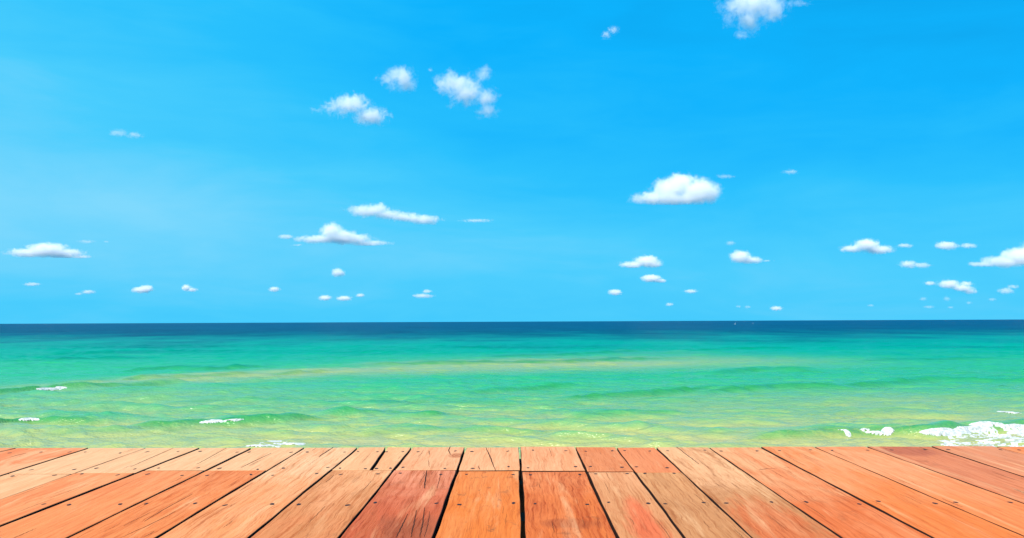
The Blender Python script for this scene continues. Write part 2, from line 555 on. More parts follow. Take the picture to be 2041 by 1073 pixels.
foam("lacy foam patch touching the seaward edge of the deck", 470, 650, 868, 900,
     lambda x, y: (union(ell(x, y, 578, 885, 34, 2.6, 1.1), ell(x, y, 512, 889, 26, 2.2, 1.2), ell(x, y, 548, 880, 24, 2.2, 0.9)),
                   0.95 * np.clip(1.6 - np.sqrt(((x - 565) / 75) ** 2 + ((y - 885) / 10) ** 2) * 1.6, 0, 1)), 0.022, 0.025)
foam("white foam streak on the wave crest at the frame edge, farthest out of all", 40, 170, 760, 796,
     lambda x, y: (union(ell(x, y, 98, 776, 36, 2.9, 1.5), ell(x, y, 122, 773, 15, 3.0, 1.5)), NONE), 0.04, 0.05)
foam("short thin foam streak between the farthest crest and the deck corner", 20, 110, 824, 856,
     lambda x, y: (union(ell(x, y, 60, 836.5, 23, 3.4, 1.7)), NONE), 0.028, 0.035)
foam("slim slanting foam streak behind the broad breaker", 1965, 2080, 810, 838,
     lambda x, y: (union(ell(x, y, 2010, 822 + (x - 2010) * 0.10, 26, 1.8, 1.2)), NONE), 0.03, 0.02)

# ------------------------------------------------------------------ deck
DECK_H = 0.624
d_dir = bearing(1030, 624).normalized()
d_lat = Vector((1, 0, 0))
d_dir = (d_dir - d_lat * d_dir.x * 0.0).normalized()
d_nrm = d_lat.cross(d_dir).normalized()
d_lat = d_dir.cross(d_nrm).normalized()
DECK_O = EYE - d_nrm * DECK_H
deck = bpy.data.objects.new("wooden_deck", None)
COL.objects.link(deck)
deck.matrix_world = Matrix((
    (d_lat.x, d_dir.x, d_nrm.x, DECK_O.x), (d_lat.y, d_dir.y, d_nrm.y, DECK_O.y),
    (d_lat.z, d_dir.z, d_nrm.z, DECK_O.z), (0, 0, 0, 1)))
tag(deck, "weathered orange wooden deck of wide nailed boards overlooking the sea", "deck")


def on_deck(x, y):
    d = bearing(x, y)
    t = (DECK_O - EYE).dot(d_nrm) / d.dot(d_nrm)
    p = EYE + d * t - DECK_O
    return p.dot(d_lat), p.dot(d_dir)


m_wood, s = material("deck_wood")
tc0 = s.new("ShaderNodeTexCoord").outputs["Object"]
seed = s.attr("seed", "OBJECT")
tc = s.vmath("ADD", tc0, s.comb(seed, s.math("MULTIPLY", seed, 1.7), s.math("MULTIPLY", seed, 0.6)))
ox, oy, oz = s.sep(tc0)
along = s.math("ADD", oy, s.attr("along", "OBJECT"))
big = s.noise(s.scale(tc, (4.5, 2.6, 4.0)), 1.0, 4.0, 0.6, 0.8)
wide = s.noise(s.scale(tc, (9.0, 1.6, 9.0)), 1.0, 5.0, 0.6, 1.5)
warp = s.math("MULTIPLY", s.math("SUBTRACT", big, 0.5), 0.05)
tcw = s.vmath("ADD", tc, s.comb(warp, 0.0, 0.0))
grain = s.noise(s.scale(tcw, (75.0, 2.6, 20.0)), 1.0, 5.0, 0.65, 0.15)
fine = s.noise(s.scale(tcw, (260.0, 9.0, 60.0)), 1.0, 3.0, 0.7, 0.1)
speck = s.noise(s.scale(tc, (120.0, 60.0, 60.0)), 1.0, 3.0, 0.7)
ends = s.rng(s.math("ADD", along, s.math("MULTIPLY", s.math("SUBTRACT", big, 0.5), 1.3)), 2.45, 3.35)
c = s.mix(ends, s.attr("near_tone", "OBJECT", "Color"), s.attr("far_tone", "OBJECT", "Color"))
blot = s.math("MULTIPLY", s.rng(wide, 0.42, 0.64), s.attr("blotch", "OBJECT"))
c = s.mix(blot, c, s.attr("blotch_tone", "OBJECT", "Color"))
pv = s.vmath("MULTIPLY", s.vmath("SUBTRACT", tc0, s.attr("patch_at", "OBJECT", "Vector")), s.attr("patch_size", "OBJECT", "Vector"))
pd = s.math("ADD", s.vmath("LENGTH", pv), s.math("MULTIPLY", s.math("SUBTRACT", wide, 0.5), 2.2))
c = s.mix(s.math("MULTIPLY", s.rng(pd, 1.25, 0.6), s.math("MULTIPLY_ADD", big, 0.5, 0.62, clamp=True)), c, s.attr("patch_tone", "OBJECT", "Color"))
pale_s = s.rng(s.noise(s.scale(tc, (14.0, 1.3, 9.0)), 1.0, 4.0, 0.55, 0.8), 0.54, 0.72)
c = s.mix(s.math("MULTIPLY", pale_s, 0.42), c, (0.76, 0.43, 0.21))
c = s.mix(s.math("MULTIPLY", s.rng(grain, 0.48, 0.70), s.attr("grain", "OBJECT")), c, s.mix(1.0, c, (0.70, 0.50, 0.34), "MULTIPLY"))
c = s.mix(s.math("MULTIPLY", s.rng(fine, 0.52, 0.74), s.attr("grain", "OBJECT")), c, s.mix(1.0, c, (0.60, 0.42, 0.30), "MULTIPLY"))
mid = s.noise(s.scale(tcw, (150.0, 4.2, 40.0)), 1.0, 4.0, 0.7, 0.1)
c = s.mix(s.math("MULTIPLY", s.rng(mid, 0.55, 0.62), s.math("MULTIPLY_ADD", s.attr("grain", "OBJECT"), 0.42, 0.10)), c, s.mix(1.0, c, (0.52, 0.36, 0.26), "MULTIPLY"))
c = s.mix(s.math("MULTIPLY", s.rng(mid, 0.46, 0.36), 0.45), c, s.mix(1.0, c, (1.20, 1.30, 1.40), "MULTIPLY"))
dirt = s.math("MULTIPLY", s.rng(s.noise(s.scale(tc, (11.0, 5.5, 9.0)), 1.0, 5.0, 0.65, 1.4), 0.57, 0.72), s.attr("stain", "OBJECT"))
dirt = s.math("MULTIPLY", dirt, s.rng(speck, 0.25, 0.6, 0.45, 1.0))
c = s.mix(dirt, c, (0.17, 0.066, 0.028))
kn = s.attr("knot", "OBJECT", "Vector")
kd = s.vmath("LENGTH", s.vmath("MULTIPLY", s.vmath("SUBTRACT", tc0, kn), (24.0, 15.0, 0.0)))
kd = s.math("ADD", kd, s.math("MULTIPLY", s.math("SUBTRACT", grain, 0.5), 0.8))
rings = s.math("MULTIPLY_ADD", s.math("SINE", s.math("MULTIPLY", kd, 17.0)), 0.25, 0.7)
c = s.mix(s.math("MULTIPLY", s.rng(kd, 1.1, 0.5), rings), c, (0.36, 0.10, 0.035))
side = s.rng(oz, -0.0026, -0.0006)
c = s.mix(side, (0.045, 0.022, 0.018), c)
hgt = s.math("ADD", s.math("MULTIPLY", grain, -1.0), s.math("MULTIPLY", fine, -0.5))
principled(s, c, 0.75, 0.08, s.bump(hgt, 0.35, 0.004))
m_nail, s = material("rusty_nail")
nn = s.noise(s.new("ShaderNodeTexCoord").outputs["Object"], 180.0, 3.0)
principled(s, s.mix(nn, (0.012, 0.006, 0.005), (0.05, 0.02, 0.013)), 0.7, 0.3)
m_crack, s = material("crack_in_wood")
cn = s.noise(s.new("ShaderNodeTexCoord").outputs["Object"], 60.0, 3.0)
principled(s, s.mix(cn, (0.015, 0.007, 0.006), (0.10, 0.035, 0.018)), 0.9, 0.1)
m_beam, s = material("beam_wood")
tcb = s.new("ShaderNodeTexCoord").outputs["Object"]
gb = s.noise(s.scale(tcb, (2.0, 30.0, 30.0)), 1.0, 4.0)
principled(s, s.mix(gb, (0.10, 0.055, 0.035), (0.19, 0.11, 0.07)), 0.8, 0.2, s.bump(gb, 0.3, 0.004))


class Line:
    """One gap between boards: a straight line on the deck through two of its points."""
    def __init__(self, a, b):
        (u1, v1), (u2, v2) = a, b
        self.k = (u2 - u1) / (v2 - v1)
        self.c = u1 - self.k * v1

    def u(self, v):
        return self.c + self.k * v


def gapline(xa, ya, xb, yb):
    return Line(on_deck(xa, ya), on_deck(xb, yb))


G = {
    -1: gapline(28, 894.2, 0, 900.6), 0: gapline(175.8, 893.4, 0, 948.5), 1: gapline(290.4, 893.4, 0, 995.4),
    2: gapline(399.5, 893.4, 0, 1049), 3: gapline(504.5, 892, 131, 1073), 4: gapline(608.7, 891.7, 309.6, 1073),
    5: gapline(717, 890.4, 494, 1073), 6: gapline(822.7, 890.4, 675, 1073), 7: gapline(928.4, 891.7, 863, 1073),
    8: gapline(1036.3, 898, 1043.6, 1073), 9: gapline(1146, 890.4, 1232, 1073), 10: gapline(1227, 890.4, 1365.7, 1073),
    11: gapline(1305.3, 890.4, 1500.6, 1073), 12: gapline(1412, 891, 1680.7, 1073), 13: gapline(1515, 891, 1861.8, 1073),
    14: gapline(1624.2, 891.4, 2041, 1068.8), 15: gapline(1729.7, 891.5, 2041, 1003.5), 16: gapline(1856.5, 890.6, 2041, 950.9),
    17: gapline(1983, 890.4, 2041, 905.5),
}
G5B = gapline(770.4, 891.7, 741, 936)
for k in range(18, 22):
    G[k] = Line((G[17].u(2.0) + 0.258 * (k - 17), 2.0), (G[17].u(3.7) + 0.258 * (k - 17), 3.7))
for k in range(-2, -6, -1):
    G[k] = Line((G[-1].u(2.0) - 0.258 * (-1 - k), 2.0), (G[-1].u(3.7) - 0.258 * (-1 - k), 3.7))
V_NEAR = -1.4
eu0, ev0 = on_deck(0, 893.5)
eu1, ev1 = on_deck(2041, 890.3)


def edge_v(u):
    return ev0 + (ev1 - ev0) * (u - eu0) / (eu1 - eu0)


def v_at(y):
    return on_deck(1020, y)[1]


NAIL_V = {"edge": v_at(899.5), "beyond": v_at(932.5), "before": v_at(944.5), "near": v_at(1004), "close": v_at(1004) - 0.72}
brd = random.Random(3)


def wood(c):
    c = tuple(0.8 * a + 0.2 * b for a, b in zip(c, (234, 150, 108)))
    return tuple(max(0.004, min(0.85, v / k)) for v, k in zip(lin(c), (1.33, 1.48, 1.82)))


def board(gl, gr, v0, v1, near, far, blotch, blotch_amt=0.6, stain=0.2, grain=0.5, label=None, cracks=(), nails=("edge", "near"),
          gap=0.0052, knot=None, gap_l=None, gap_r=None, rowgap=0.0, patch=None):
    """One board between two gap lines, from v0 to v1 along the deck (a number, or the deck's seaward edge)."""
    um = 0.5 * (gl.u(3.0) + gr.u(3.0))
    v1n = v1 if v1 is not None else edge_v(um)
    vm = 0.5 * (v0 + v1n)
    um = 0.5 * (gl.u(vm) + gr.u(vm))
    gL, gR = gap_l or gap, gap_r or gap
    bm = bmesh.new()
    th, bv = 0.038, 0.0028
    seedb = brd.uniform(0, 40)
    n = max(6, int((v1n - v0) / 0.06))
    rows = []
    for i in range(n + 1):
        t = i / n
        def pt(side, inset):
            base = gl if side < 0 else gr
            u = base.u(v0 + t * (v1n - v0))
            va = v0 + rowgap
            vb = (v1 - rowgap) if v1 is not None else edge_v(u) + 0.006 * math.sin(seedb * 9) + 0.003 * math.sin(seedb * 31 + u * 25)
            vv = va + t * (vb - va)
            u = base.u(vv)
            wob = 0.0011 * math.sin(vv * 7 + seedb * (2 + side)) + 0.0007 * math.sin(vv * 23 + seedb * 5 * side)
            return u + (gL if side < 0 else -gR) + wob - side * inset, vv
        sec = []
        for side, inset, z in ((-1, 0, -th), (-1, 0, -bv), (-1, bv * 0.35, -bv * 0.3), (-1, bv, 0), (1, bv, 0), (1, bv * 0.35, -bv * 0.3), (1, 0, -bv), (1, 0, -th)):
            u, vv = pt(side, inset)
            if i in (0, n) and z == 0:
                vv += 0.0015 if i == 0 else -0.0015
            sec.append(bm.verts.new((u - um, vv - vm, z)))
        rows.append(sec)
    for a, b in zip(rows[:-1], rows[1:]):
        for j in range(8):
            k = (j + 1) % 8
            f = bm.faces.new((a[j], a[k], b[k], b[j]))
            f.smooth = j in (1, 2, 4, 5)
    bm.faces.new(rows[0])
    bm.faces.new(rows[-1][::-1])
    bmesh.ops.recalc_face_normals(bm, faces=bm.faces)
    # nail heads
    for key in nails:
        nv = NAIL_V[key] if isinstance(key, str) else key
        if not (v0 + 0.01 < nv < v1n - 0.005):
            continue
        wl, wr = gl.u(nv), gr.u(nv)
        for fr in ((0.17, 0.83) if (wr - wl) < 0.30 else (0.12, 0.5, 0.88)):
            fr += brd.uniform(-0.07, 0.07)
            nu, vv = wl + (wr - wl) * fr - um, nv + brd.uniform(-0.018, 0.018) - vm
            rx, ry = brd.uniform(0.0052, 0.0086), brd.uniform(0.009, 0.015)
            ang = brd.uniform(-0.4, 0.4)
            ring, top = [], bm.verts.new((nu, vv, 0.0012))
            for q in range(9):
                a = q / 9 * 6.2832
                x_, y_ = rx * math.cos(a) * brd.uniform(0.85, 1.15), ry * math.sin(a) * brd.uniform(0.85, 1.15)
                ring.append(bm.verts.new((nu + x_ * math.cos(ang) - y_ * math.sin(ang), vv + x_ * math.sin(ang) + y_ * math.cos(ang), 0.0003)))
            for q in range(9):
                f = bm.faces.new((ring[q], ring[(q + 1) % 9], top))
                f.material_index = 1
    # cracks: slivers, tapered at both ends
    checks = []
    for _ in range(int((v1n - max(v0, 1.9)) * 3.2 * (0.4 + grain))):
        va = brd.uniform(max(v0, 1.9) + 0.05, v1n - 0.05)
        ln, fr = brd.uniform(0.05, 0.24), brd.uniform(0.08, 0.92)
        vb = min(va + ln, v1n - 0.02)
        ua, ub = gl.u(va) + (gr.u(va) - gl.u(va)) * fr, gl.u(vb) + (gr.u(vb) - gl.u(vb)) * fr
        checks.append(([(ua, va), (0.5 * (ua + ub) + brd.uniform(-0.003, 0.003), 0.5 * (va + vb)), (ub + brd.uniform(-0.003, 0.003), vb)], brd.uniform(0.0007, 0.0017)))
    for pts, wd in [([on_deck(*p) for p in pts], wd) for pts, wd in cracks] + checks:
        pp = pts
        fine_p = []
        for (a, b), (c_, d_) in zip(pp[:-1], pp[1:]):
            for q in range(8):
                t = q / 8
                fine_p.append((a + (c_ - a) * t, b + (d_ - b) * t))
        fine_p.append(pp[-1])
        prev = None
        m = len(fine_p) - 1
        for q, (u, v) in enumerate(fine_p):
            hw = wd * (0.15 + 0.85 * math.sin(math.pi * (0.12 + 0.76 * q / m))) * 0.5
            j = brd.uniform(-0.0012, 0.0012)
            cur = (bm.verts.new((u - um - hw + j, v - vm, 0.0006)), bm.verts.new((u - um + hw + j, v - vm, 0.0006)))
            if prev:
                f = bm.faces.new((prev[0], prev[1], cur[1], cur[0]))
                f.material_index = 2
            prev = cur
    for f in bm.faces:
        if f.material_index in (1, 2) and f.normal.z < 0:
            f.normal_flip()
    me = bpy.data.meshes.new("board")
    bm.to_mesh(me)
    bm.free()
    o = link("board", me, [m_wood, m_nail, m_crack], deck)
    o.location = (um, vm, brd.uniform(-0.0015, 0.0015))
    o.rotation_euler = (0, brd.uniform(-0.004, 0.004), 0)
    o["seed"], o["along"] = seedb, vm
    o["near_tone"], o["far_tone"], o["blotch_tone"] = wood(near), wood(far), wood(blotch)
    o["blotch"], o["stain"], o["grain"] = float(blotch_amt), float(stain), float(grain)
    ku, kv = on_deck(*knot) if knot else (um + 90.0, vm)
    o["knot"] = (ku - um, kv - vm, 0.0)
    px_, py_, prx, pry, ptone = patch or (None, 0, 0, 0, near)
    if patch:
        (pu, pv), (pu2, _), (_, pv2) = on_deck(px_, py_), on_deck(px_ + prx, py_), on_deck(px_, py_ - pry)
        o["patch_at"], o["patch_size"] = (pu - um, pv - vm, 0.0), (1 / (pu2 - pu), 1 / (pv2 - pv), 0.0)
    else:
        o["patch_at"], o["patch_size"] = (90.0, 0.0, 0.0), (1.0, 1.0, 0.0)
    o["patch_tone"] = wood(ptone)
    if label:
        o["label"] = label
    return o


J = {1: v_at(941.3), 2: v_at(941.2), 3: v_at(936), 4: v_at(936.2), 6: v_at(936.3), 7: v_at(937.2), 8: v_at(938.2), 9: v_at(939.6), 10: v_at(940.8), 11: v_at(942.4)}
TWO = ("edge", "beyond")
LOW = ("before", "near", "close")
ALL = ("edge", "near", "close")
RG = 0.0075
OR1, PEACH, PALE = (247, 152, 98), (250, 186, 142), (252, 206, 168)
# left to right: boards left of the frame, then those in it
for k in (-5, -4, -3):
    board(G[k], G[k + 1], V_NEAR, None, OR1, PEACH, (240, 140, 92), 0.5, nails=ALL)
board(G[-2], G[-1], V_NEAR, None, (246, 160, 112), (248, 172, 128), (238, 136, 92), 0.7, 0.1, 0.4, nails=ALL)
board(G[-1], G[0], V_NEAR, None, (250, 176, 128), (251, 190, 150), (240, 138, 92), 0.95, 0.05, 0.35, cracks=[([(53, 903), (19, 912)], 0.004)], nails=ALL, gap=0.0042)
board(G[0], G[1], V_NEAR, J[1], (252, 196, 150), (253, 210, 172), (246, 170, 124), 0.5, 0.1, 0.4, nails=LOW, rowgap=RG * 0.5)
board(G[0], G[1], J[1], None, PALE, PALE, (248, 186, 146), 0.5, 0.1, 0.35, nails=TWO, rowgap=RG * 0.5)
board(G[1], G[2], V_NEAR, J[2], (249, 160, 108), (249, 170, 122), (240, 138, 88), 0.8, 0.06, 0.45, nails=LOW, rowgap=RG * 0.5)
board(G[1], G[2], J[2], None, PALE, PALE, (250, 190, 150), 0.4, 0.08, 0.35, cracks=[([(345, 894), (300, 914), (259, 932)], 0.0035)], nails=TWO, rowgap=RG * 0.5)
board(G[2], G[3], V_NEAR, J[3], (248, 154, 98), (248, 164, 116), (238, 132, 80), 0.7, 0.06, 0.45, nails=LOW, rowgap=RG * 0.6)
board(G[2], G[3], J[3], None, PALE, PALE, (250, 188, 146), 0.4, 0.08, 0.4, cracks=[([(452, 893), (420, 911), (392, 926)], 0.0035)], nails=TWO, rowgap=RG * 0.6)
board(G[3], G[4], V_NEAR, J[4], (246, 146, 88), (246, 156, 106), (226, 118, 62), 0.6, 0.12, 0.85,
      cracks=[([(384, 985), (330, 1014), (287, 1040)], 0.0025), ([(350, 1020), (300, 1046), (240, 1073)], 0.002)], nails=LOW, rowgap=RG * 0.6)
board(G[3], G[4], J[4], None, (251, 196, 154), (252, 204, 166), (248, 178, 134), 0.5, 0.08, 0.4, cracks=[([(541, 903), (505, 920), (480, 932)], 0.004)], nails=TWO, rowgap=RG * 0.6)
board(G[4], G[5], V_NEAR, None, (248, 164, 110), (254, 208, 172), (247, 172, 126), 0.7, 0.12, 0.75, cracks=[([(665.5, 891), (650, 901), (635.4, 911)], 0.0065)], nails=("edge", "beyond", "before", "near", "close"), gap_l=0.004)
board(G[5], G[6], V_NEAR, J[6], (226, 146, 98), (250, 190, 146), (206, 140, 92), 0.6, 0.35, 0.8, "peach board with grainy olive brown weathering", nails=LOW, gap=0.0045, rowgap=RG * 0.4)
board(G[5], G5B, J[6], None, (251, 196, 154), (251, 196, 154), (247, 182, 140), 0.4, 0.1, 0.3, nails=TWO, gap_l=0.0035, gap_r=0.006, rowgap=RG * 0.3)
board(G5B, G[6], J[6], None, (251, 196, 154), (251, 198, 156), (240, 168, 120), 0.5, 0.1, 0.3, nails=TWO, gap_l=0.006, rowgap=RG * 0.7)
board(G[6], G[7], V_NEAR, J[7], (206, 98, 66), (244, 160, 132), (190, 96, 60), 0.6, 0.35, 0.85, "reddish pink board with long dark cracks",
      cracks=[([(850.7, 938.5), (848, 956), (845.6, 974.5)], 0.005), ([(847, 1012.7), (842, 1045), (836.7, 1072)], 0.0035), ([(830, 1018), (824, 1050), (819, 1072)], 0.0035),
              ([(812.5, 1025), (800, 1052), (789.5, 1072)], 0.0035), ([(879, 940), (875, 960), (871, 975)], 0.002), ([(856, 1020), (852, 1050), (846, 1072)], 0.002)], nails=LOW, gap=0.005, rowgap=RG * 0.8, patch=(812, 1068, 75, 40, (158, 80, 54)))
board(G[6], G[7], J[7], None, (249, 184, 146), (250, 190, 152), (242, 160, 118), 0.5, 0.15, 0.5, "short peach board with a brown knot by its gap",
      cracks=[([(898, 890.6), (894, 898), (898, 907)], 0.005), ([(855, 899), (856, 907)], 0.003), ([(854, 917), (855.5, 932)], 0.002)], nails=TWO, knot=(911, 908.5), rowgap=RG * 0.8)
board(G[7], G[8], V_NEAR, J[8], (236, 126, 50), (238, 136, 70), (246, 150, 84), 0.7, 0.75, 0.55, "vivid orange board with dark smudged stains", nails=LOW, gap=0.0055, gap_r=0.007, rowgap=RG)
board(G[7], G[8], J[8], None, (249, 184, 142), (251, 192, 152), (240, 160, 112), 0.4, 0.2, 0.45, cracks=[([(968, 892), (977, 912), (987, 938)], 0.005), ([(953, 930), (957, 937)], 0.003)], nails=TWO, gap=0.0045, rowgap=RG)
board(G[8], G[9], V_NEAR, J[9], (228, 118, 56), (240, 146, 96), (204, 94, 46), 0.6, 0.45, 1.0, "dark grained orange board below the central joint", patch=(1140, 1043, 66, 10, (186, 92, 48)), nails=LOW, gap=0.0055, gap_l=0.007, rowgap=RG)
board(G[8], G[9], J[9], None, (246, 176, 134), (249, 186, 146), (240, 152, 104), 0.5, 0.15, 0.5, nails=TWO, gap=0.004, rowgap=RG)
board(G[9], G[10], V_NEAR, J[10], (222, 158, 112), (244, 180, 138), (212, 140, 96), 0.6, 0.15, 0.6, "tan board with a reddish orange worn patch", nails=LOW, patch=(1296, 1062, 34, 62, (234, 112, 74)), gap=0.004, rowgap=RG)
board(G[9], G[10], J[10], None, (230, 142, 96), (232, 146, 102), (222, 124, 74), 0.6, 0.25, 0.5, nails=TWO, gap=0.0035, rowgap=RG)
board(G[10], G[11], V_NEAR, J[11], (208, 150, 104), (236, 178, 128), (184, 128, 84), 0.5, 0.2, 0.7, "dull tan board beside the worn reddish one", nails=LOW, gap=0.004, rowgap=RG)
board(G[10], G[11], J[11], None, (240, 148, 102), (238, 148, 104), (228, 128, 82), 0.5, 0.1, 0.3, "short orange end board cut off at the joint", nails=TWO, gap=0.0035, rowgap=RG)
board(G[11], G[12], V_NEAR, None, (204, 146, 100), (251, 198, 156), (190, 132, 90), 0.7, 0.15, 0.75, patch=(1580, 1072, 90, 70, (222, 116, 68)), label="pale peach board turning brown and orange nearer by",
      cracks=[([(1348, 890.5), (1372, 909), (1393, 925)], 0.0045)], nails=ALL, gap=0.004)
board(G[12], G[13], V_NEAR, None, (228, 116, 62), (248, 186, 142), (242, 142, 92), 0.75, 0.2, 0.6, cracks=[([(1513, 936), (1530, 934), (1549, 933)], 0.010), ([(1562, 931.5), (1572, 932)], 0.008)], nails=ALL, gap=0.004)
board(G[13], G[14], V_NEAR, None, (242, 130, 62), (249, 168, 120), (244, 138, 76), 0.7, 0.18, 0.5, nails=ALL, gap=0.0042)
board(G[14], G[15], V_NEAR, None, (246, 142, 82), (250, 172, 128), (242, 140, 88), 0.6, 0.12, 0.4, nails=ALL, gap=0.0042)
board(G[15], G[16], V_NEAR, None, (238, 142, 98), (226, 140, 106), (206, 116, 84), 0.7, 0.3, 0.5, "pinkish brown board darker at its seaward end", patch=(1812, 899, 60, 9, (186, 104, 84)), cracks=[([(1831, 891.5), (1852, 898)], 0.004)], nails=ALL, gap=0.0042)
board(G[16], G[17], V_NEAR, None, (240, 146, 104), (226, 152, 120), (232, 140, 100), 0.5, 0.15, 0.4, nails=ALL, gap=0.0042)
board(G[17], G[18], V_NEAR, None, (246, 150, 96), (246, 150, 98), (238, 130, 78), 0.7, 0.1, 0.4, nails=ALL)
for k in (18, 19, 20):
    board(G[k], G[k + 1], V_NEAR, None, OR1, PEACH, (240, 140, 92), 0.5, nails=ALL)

# joists under the boards and posts down to the beach (all below the boards, seen only through the gaps)
ul, ur = G[-5].u(3.0), G[21].u(3.0)
for nv in (NAIL_V["edge"] - 0.005, 0.5 * (NAIL_V["beyond"] + NAIL_V["before"]), NAIL_V["near"], NAIL_V["close"], 0.7, -0.2, -1.1):
    bm = bmesh.new()
    hw = 0.055 if nv < NAIL_V["edge"] - 0.1 else 0.045
    box(bm, (ul, -hw, -0.20), (ur, hw, -0.042))
    o = from_bm("joist", bm, m_beam, deck)
    o.location = (0, nv, 0)
for pu in np.linspace(ul + 0.3, ur - 0.3, 6):
    for nv in (NAIL_V["edge"] - 0.11, -0.95):
        bm = bmesh.new()
        box(bm, (-0.06, -0.06, -2.6), (0.06, 0.06, -0.046))
        o = from_bm("post", bm, m_beam, deck)
        o.location = (pu, nv, 0)

# ------------------------------------------------------------------ two small sailing boats near the horizon
m_hull, s = material("white_hull")
hn = s.noise(s.new("ShaderNodeTexCoord").outputs["Object"], 3.0, 3.0)
principled(s, s.mix(hn, (0.62, 0.64, 0.64), (0.76, 0.77, 0.76)), 0.35)
m_sail, s = material("sail_cloth")
sn = s.noise(s.new("ShaderNodeTexCoord").outputs["Object"], 4.0, 3.0)
principled(s, s.mix(sn, (0.70, 0.71, 0.70), (0.80, 0.80, 0.78)), 0.8, 0.1)
m_mast, s = material("pale_mast")
mn = s.noise(s.new("ShaderNodeTexCoord").outputs["Object"], 20.0, 2.0)
principled(s, s.mix(mn, (0.42, 0.40, 0.36), (0.52, 0.50, 0.46)), 0.4)


def hull_bm():
    bm = bmesh.new()
    secs = []
    for i in range(9):
        t = i / 8
        x = -1.15 + 2.3 * t
        wd = 0.52 * (1 - 0.55 * max(0, t - 0.55) ** 1.3 / 0.45 ** 1.3 * 1.3) * (0.86 + 0.14 * min(1, t * 3))
        sh = 0.30 + 0.10 * t * t
        secs.append([bm.verts.new((x, y * wd, z)) for y, z in ((-1, sh), (-0.92, 0.04), (-0.5, -0.14), (0, -0.18), (0.5, -0.14), (0.92, 0.04), (1, sh), (0.84, sh), (0.7, 0.05), (-0.7, 0.05), (-0.84, sh))])
    for a, b in zip(secs[:-1], secs[1:]):
        for j in range(11):
            k = (j + 1) % 11
            bm.faces.new((a[j], a[k], b[k], b[j]))
    bm.faces.new(secs[0])
    bm.faces.new(secs[-1][::-1])
    return bm


def sail_bm(h):
    bm = bmesh.new()
    n, m = 8, 6
    layers = []
    for off in (-0.006, 0.006):
        g_ = []
        for i in range(n + 1):
            t = i / n
            wl = 1.55 * (1 - t) ** 0.8 + 0.25 * (1 - 0.6 * t)
            g_.append([bm.verts.new((-wl * j / m, 0.16 * math.sin(math.pi * j / m) * (1 - 0.6 * t) + off, h * t + 0.12 * t * j / m)) for j in range(m + 1)])
        layers.append(g_)
        for i in range(n):
            for j in range(m):
                bm.faces.new((g_[i][j], g_[i][j + 1], g_[i + 1][j + 1], g_[i + 1][j]))
    a, b = layers
    rim = [(0, j) for j in range(m + 1)] + [(i, m) for i in range(1, n + 1)] + [(n, j) for j in range(m - 1, -1, -1)] + [(i, 0) for i in range(n - 1, 0, -1)]
    for q in range(len(rim)):
        (i1, j1), (i2, j2) = rim[q], rim[(q + 1) % len(rim)]
        bm.faces.new((a[i1][j1], a[i2][j2], b[i2][j2], b[i1][j1]))
    return bm


def sailboat(x, y, rz, label, k):
    root = bpy.data.objects.new("sailboat", None)
    COL.objects.link(root)
    p = on_sea(x, y)
    root.location = (p.x, p.y, 0.02)
    root.rotation_euler = (0.04, 0, rz)
    root.scale = (k, k, k)
    tag(root, label, "boat", "sailboats near the horizon")
    from_bm("hull", hull_bm(), m_hull, root, True)
    bm = bmesh.new()
    bmesh.ops.create_cone(bm, cap_ends=True, segments=10, radius1=0.035, radius2=0.02, depth=2.35)
    bmesh.ops.translate(bm, verts=bm.verts, vec=(0.45, 0, 1.2))
    from_bm("mast", bm, m_mast, root, True)
    o = from_bm("sail", sail_bm(1.75), m_sail, root, True)
    o.location = (0.41, 0, 0.48)
    return root


sailboat(1465.5, 646.8, R(55), "tiny white sailboat near the horizon, the brighter of two", 0.75)
sailboat(1500.8, 645.8, R(70), "tiny white sailboat near the horizon, fainter and nearer the frame edge", 0.62)

# ------------------------------------------------------------------ clouds
CLOUD_BASE = 900.0


def cloud_material(puffs, sigma, nscale, amp, flat, seedv, soft):
    m, s = material("cloud_vapour")
    tc = s.new("ShaderNodeTexCoord").outputs["Object"]
    sv = s.vmath("ADD", tc, (seedv * 31.0, seedv * 17.0, seedv * 53.0))
    n = s.math('ADD', s.math('MULTIPLY', s.noise(sv, 1.0 / nscale, 3.0, 0.55, 0.5), 0.62), s.math('MULTIPLY', s.noise(sv, 2.7 / nscale, 4.0, 0.6, 0.3), 0.38))
    f = None
    for (px, py, pz, rx, ry, rz, wgt) in puffs:
        q = s.vmath("LENGTH", s.vmath("MULTIPLY", s.vmath("SUBTRACT", tc, (px, py, pz)), (1 / rx, 1 / ry, 1 / rz)))
        v = s.math("SUBTRACT", wgt, q)
        f = v if f is None else s.math("SMOOTH_MAX", f, v, 0.25)
    f = s.math("ADD", f, s.math("MULTIPLY", s.math("SUBTRACT", n, 0.5), 6.0 * amp))
    if flat is not None:
        zz = s.sep(tc)[2]
        f = s.math("SUBTRACT", f, s.math("MULTIPLY", s.math("MAXIMUM", s.math("SUBTRACT", flat, zz), 0.0), 3.0 / max(2.0, abs(nscale))))
    den = s.math("MULTIPLY", s.rng(f, 0.0, soft), sigma)
    vol = s.new("ShaderNodeVolumeScatter")
    vol.inputs["Color"].default_value = (1, 1, 1, 1)
    s.set(vol.inputs["Density"], den)
    vol.inputs["Anisotropy"].default_value = -0.2
    tr, df, mx = s.new("ShaderNodeBsdfTransparent"), s.new("ShaderNodeBsdfDiffuse"), s.new("ShaderNodeMixShader")
    mx.inputs[0].default_value = 0.0
    s.t.links.new(tr.outputs[0], mx.inputs[1])
    s.t.links.new(df.outputs[0], mx.inputs[2])
    o = s.new("ShaderNodeOutputMaterial")
    s.t.links.new(mx.outputs[0], o.inputs["Surface"])
    s.t.links.new(vol.outputs[0], o.inputs["Volume"])
    m.cycles.homogeneous_volume = False
    m.cycles.volume_step_rate = 0.25
    return m


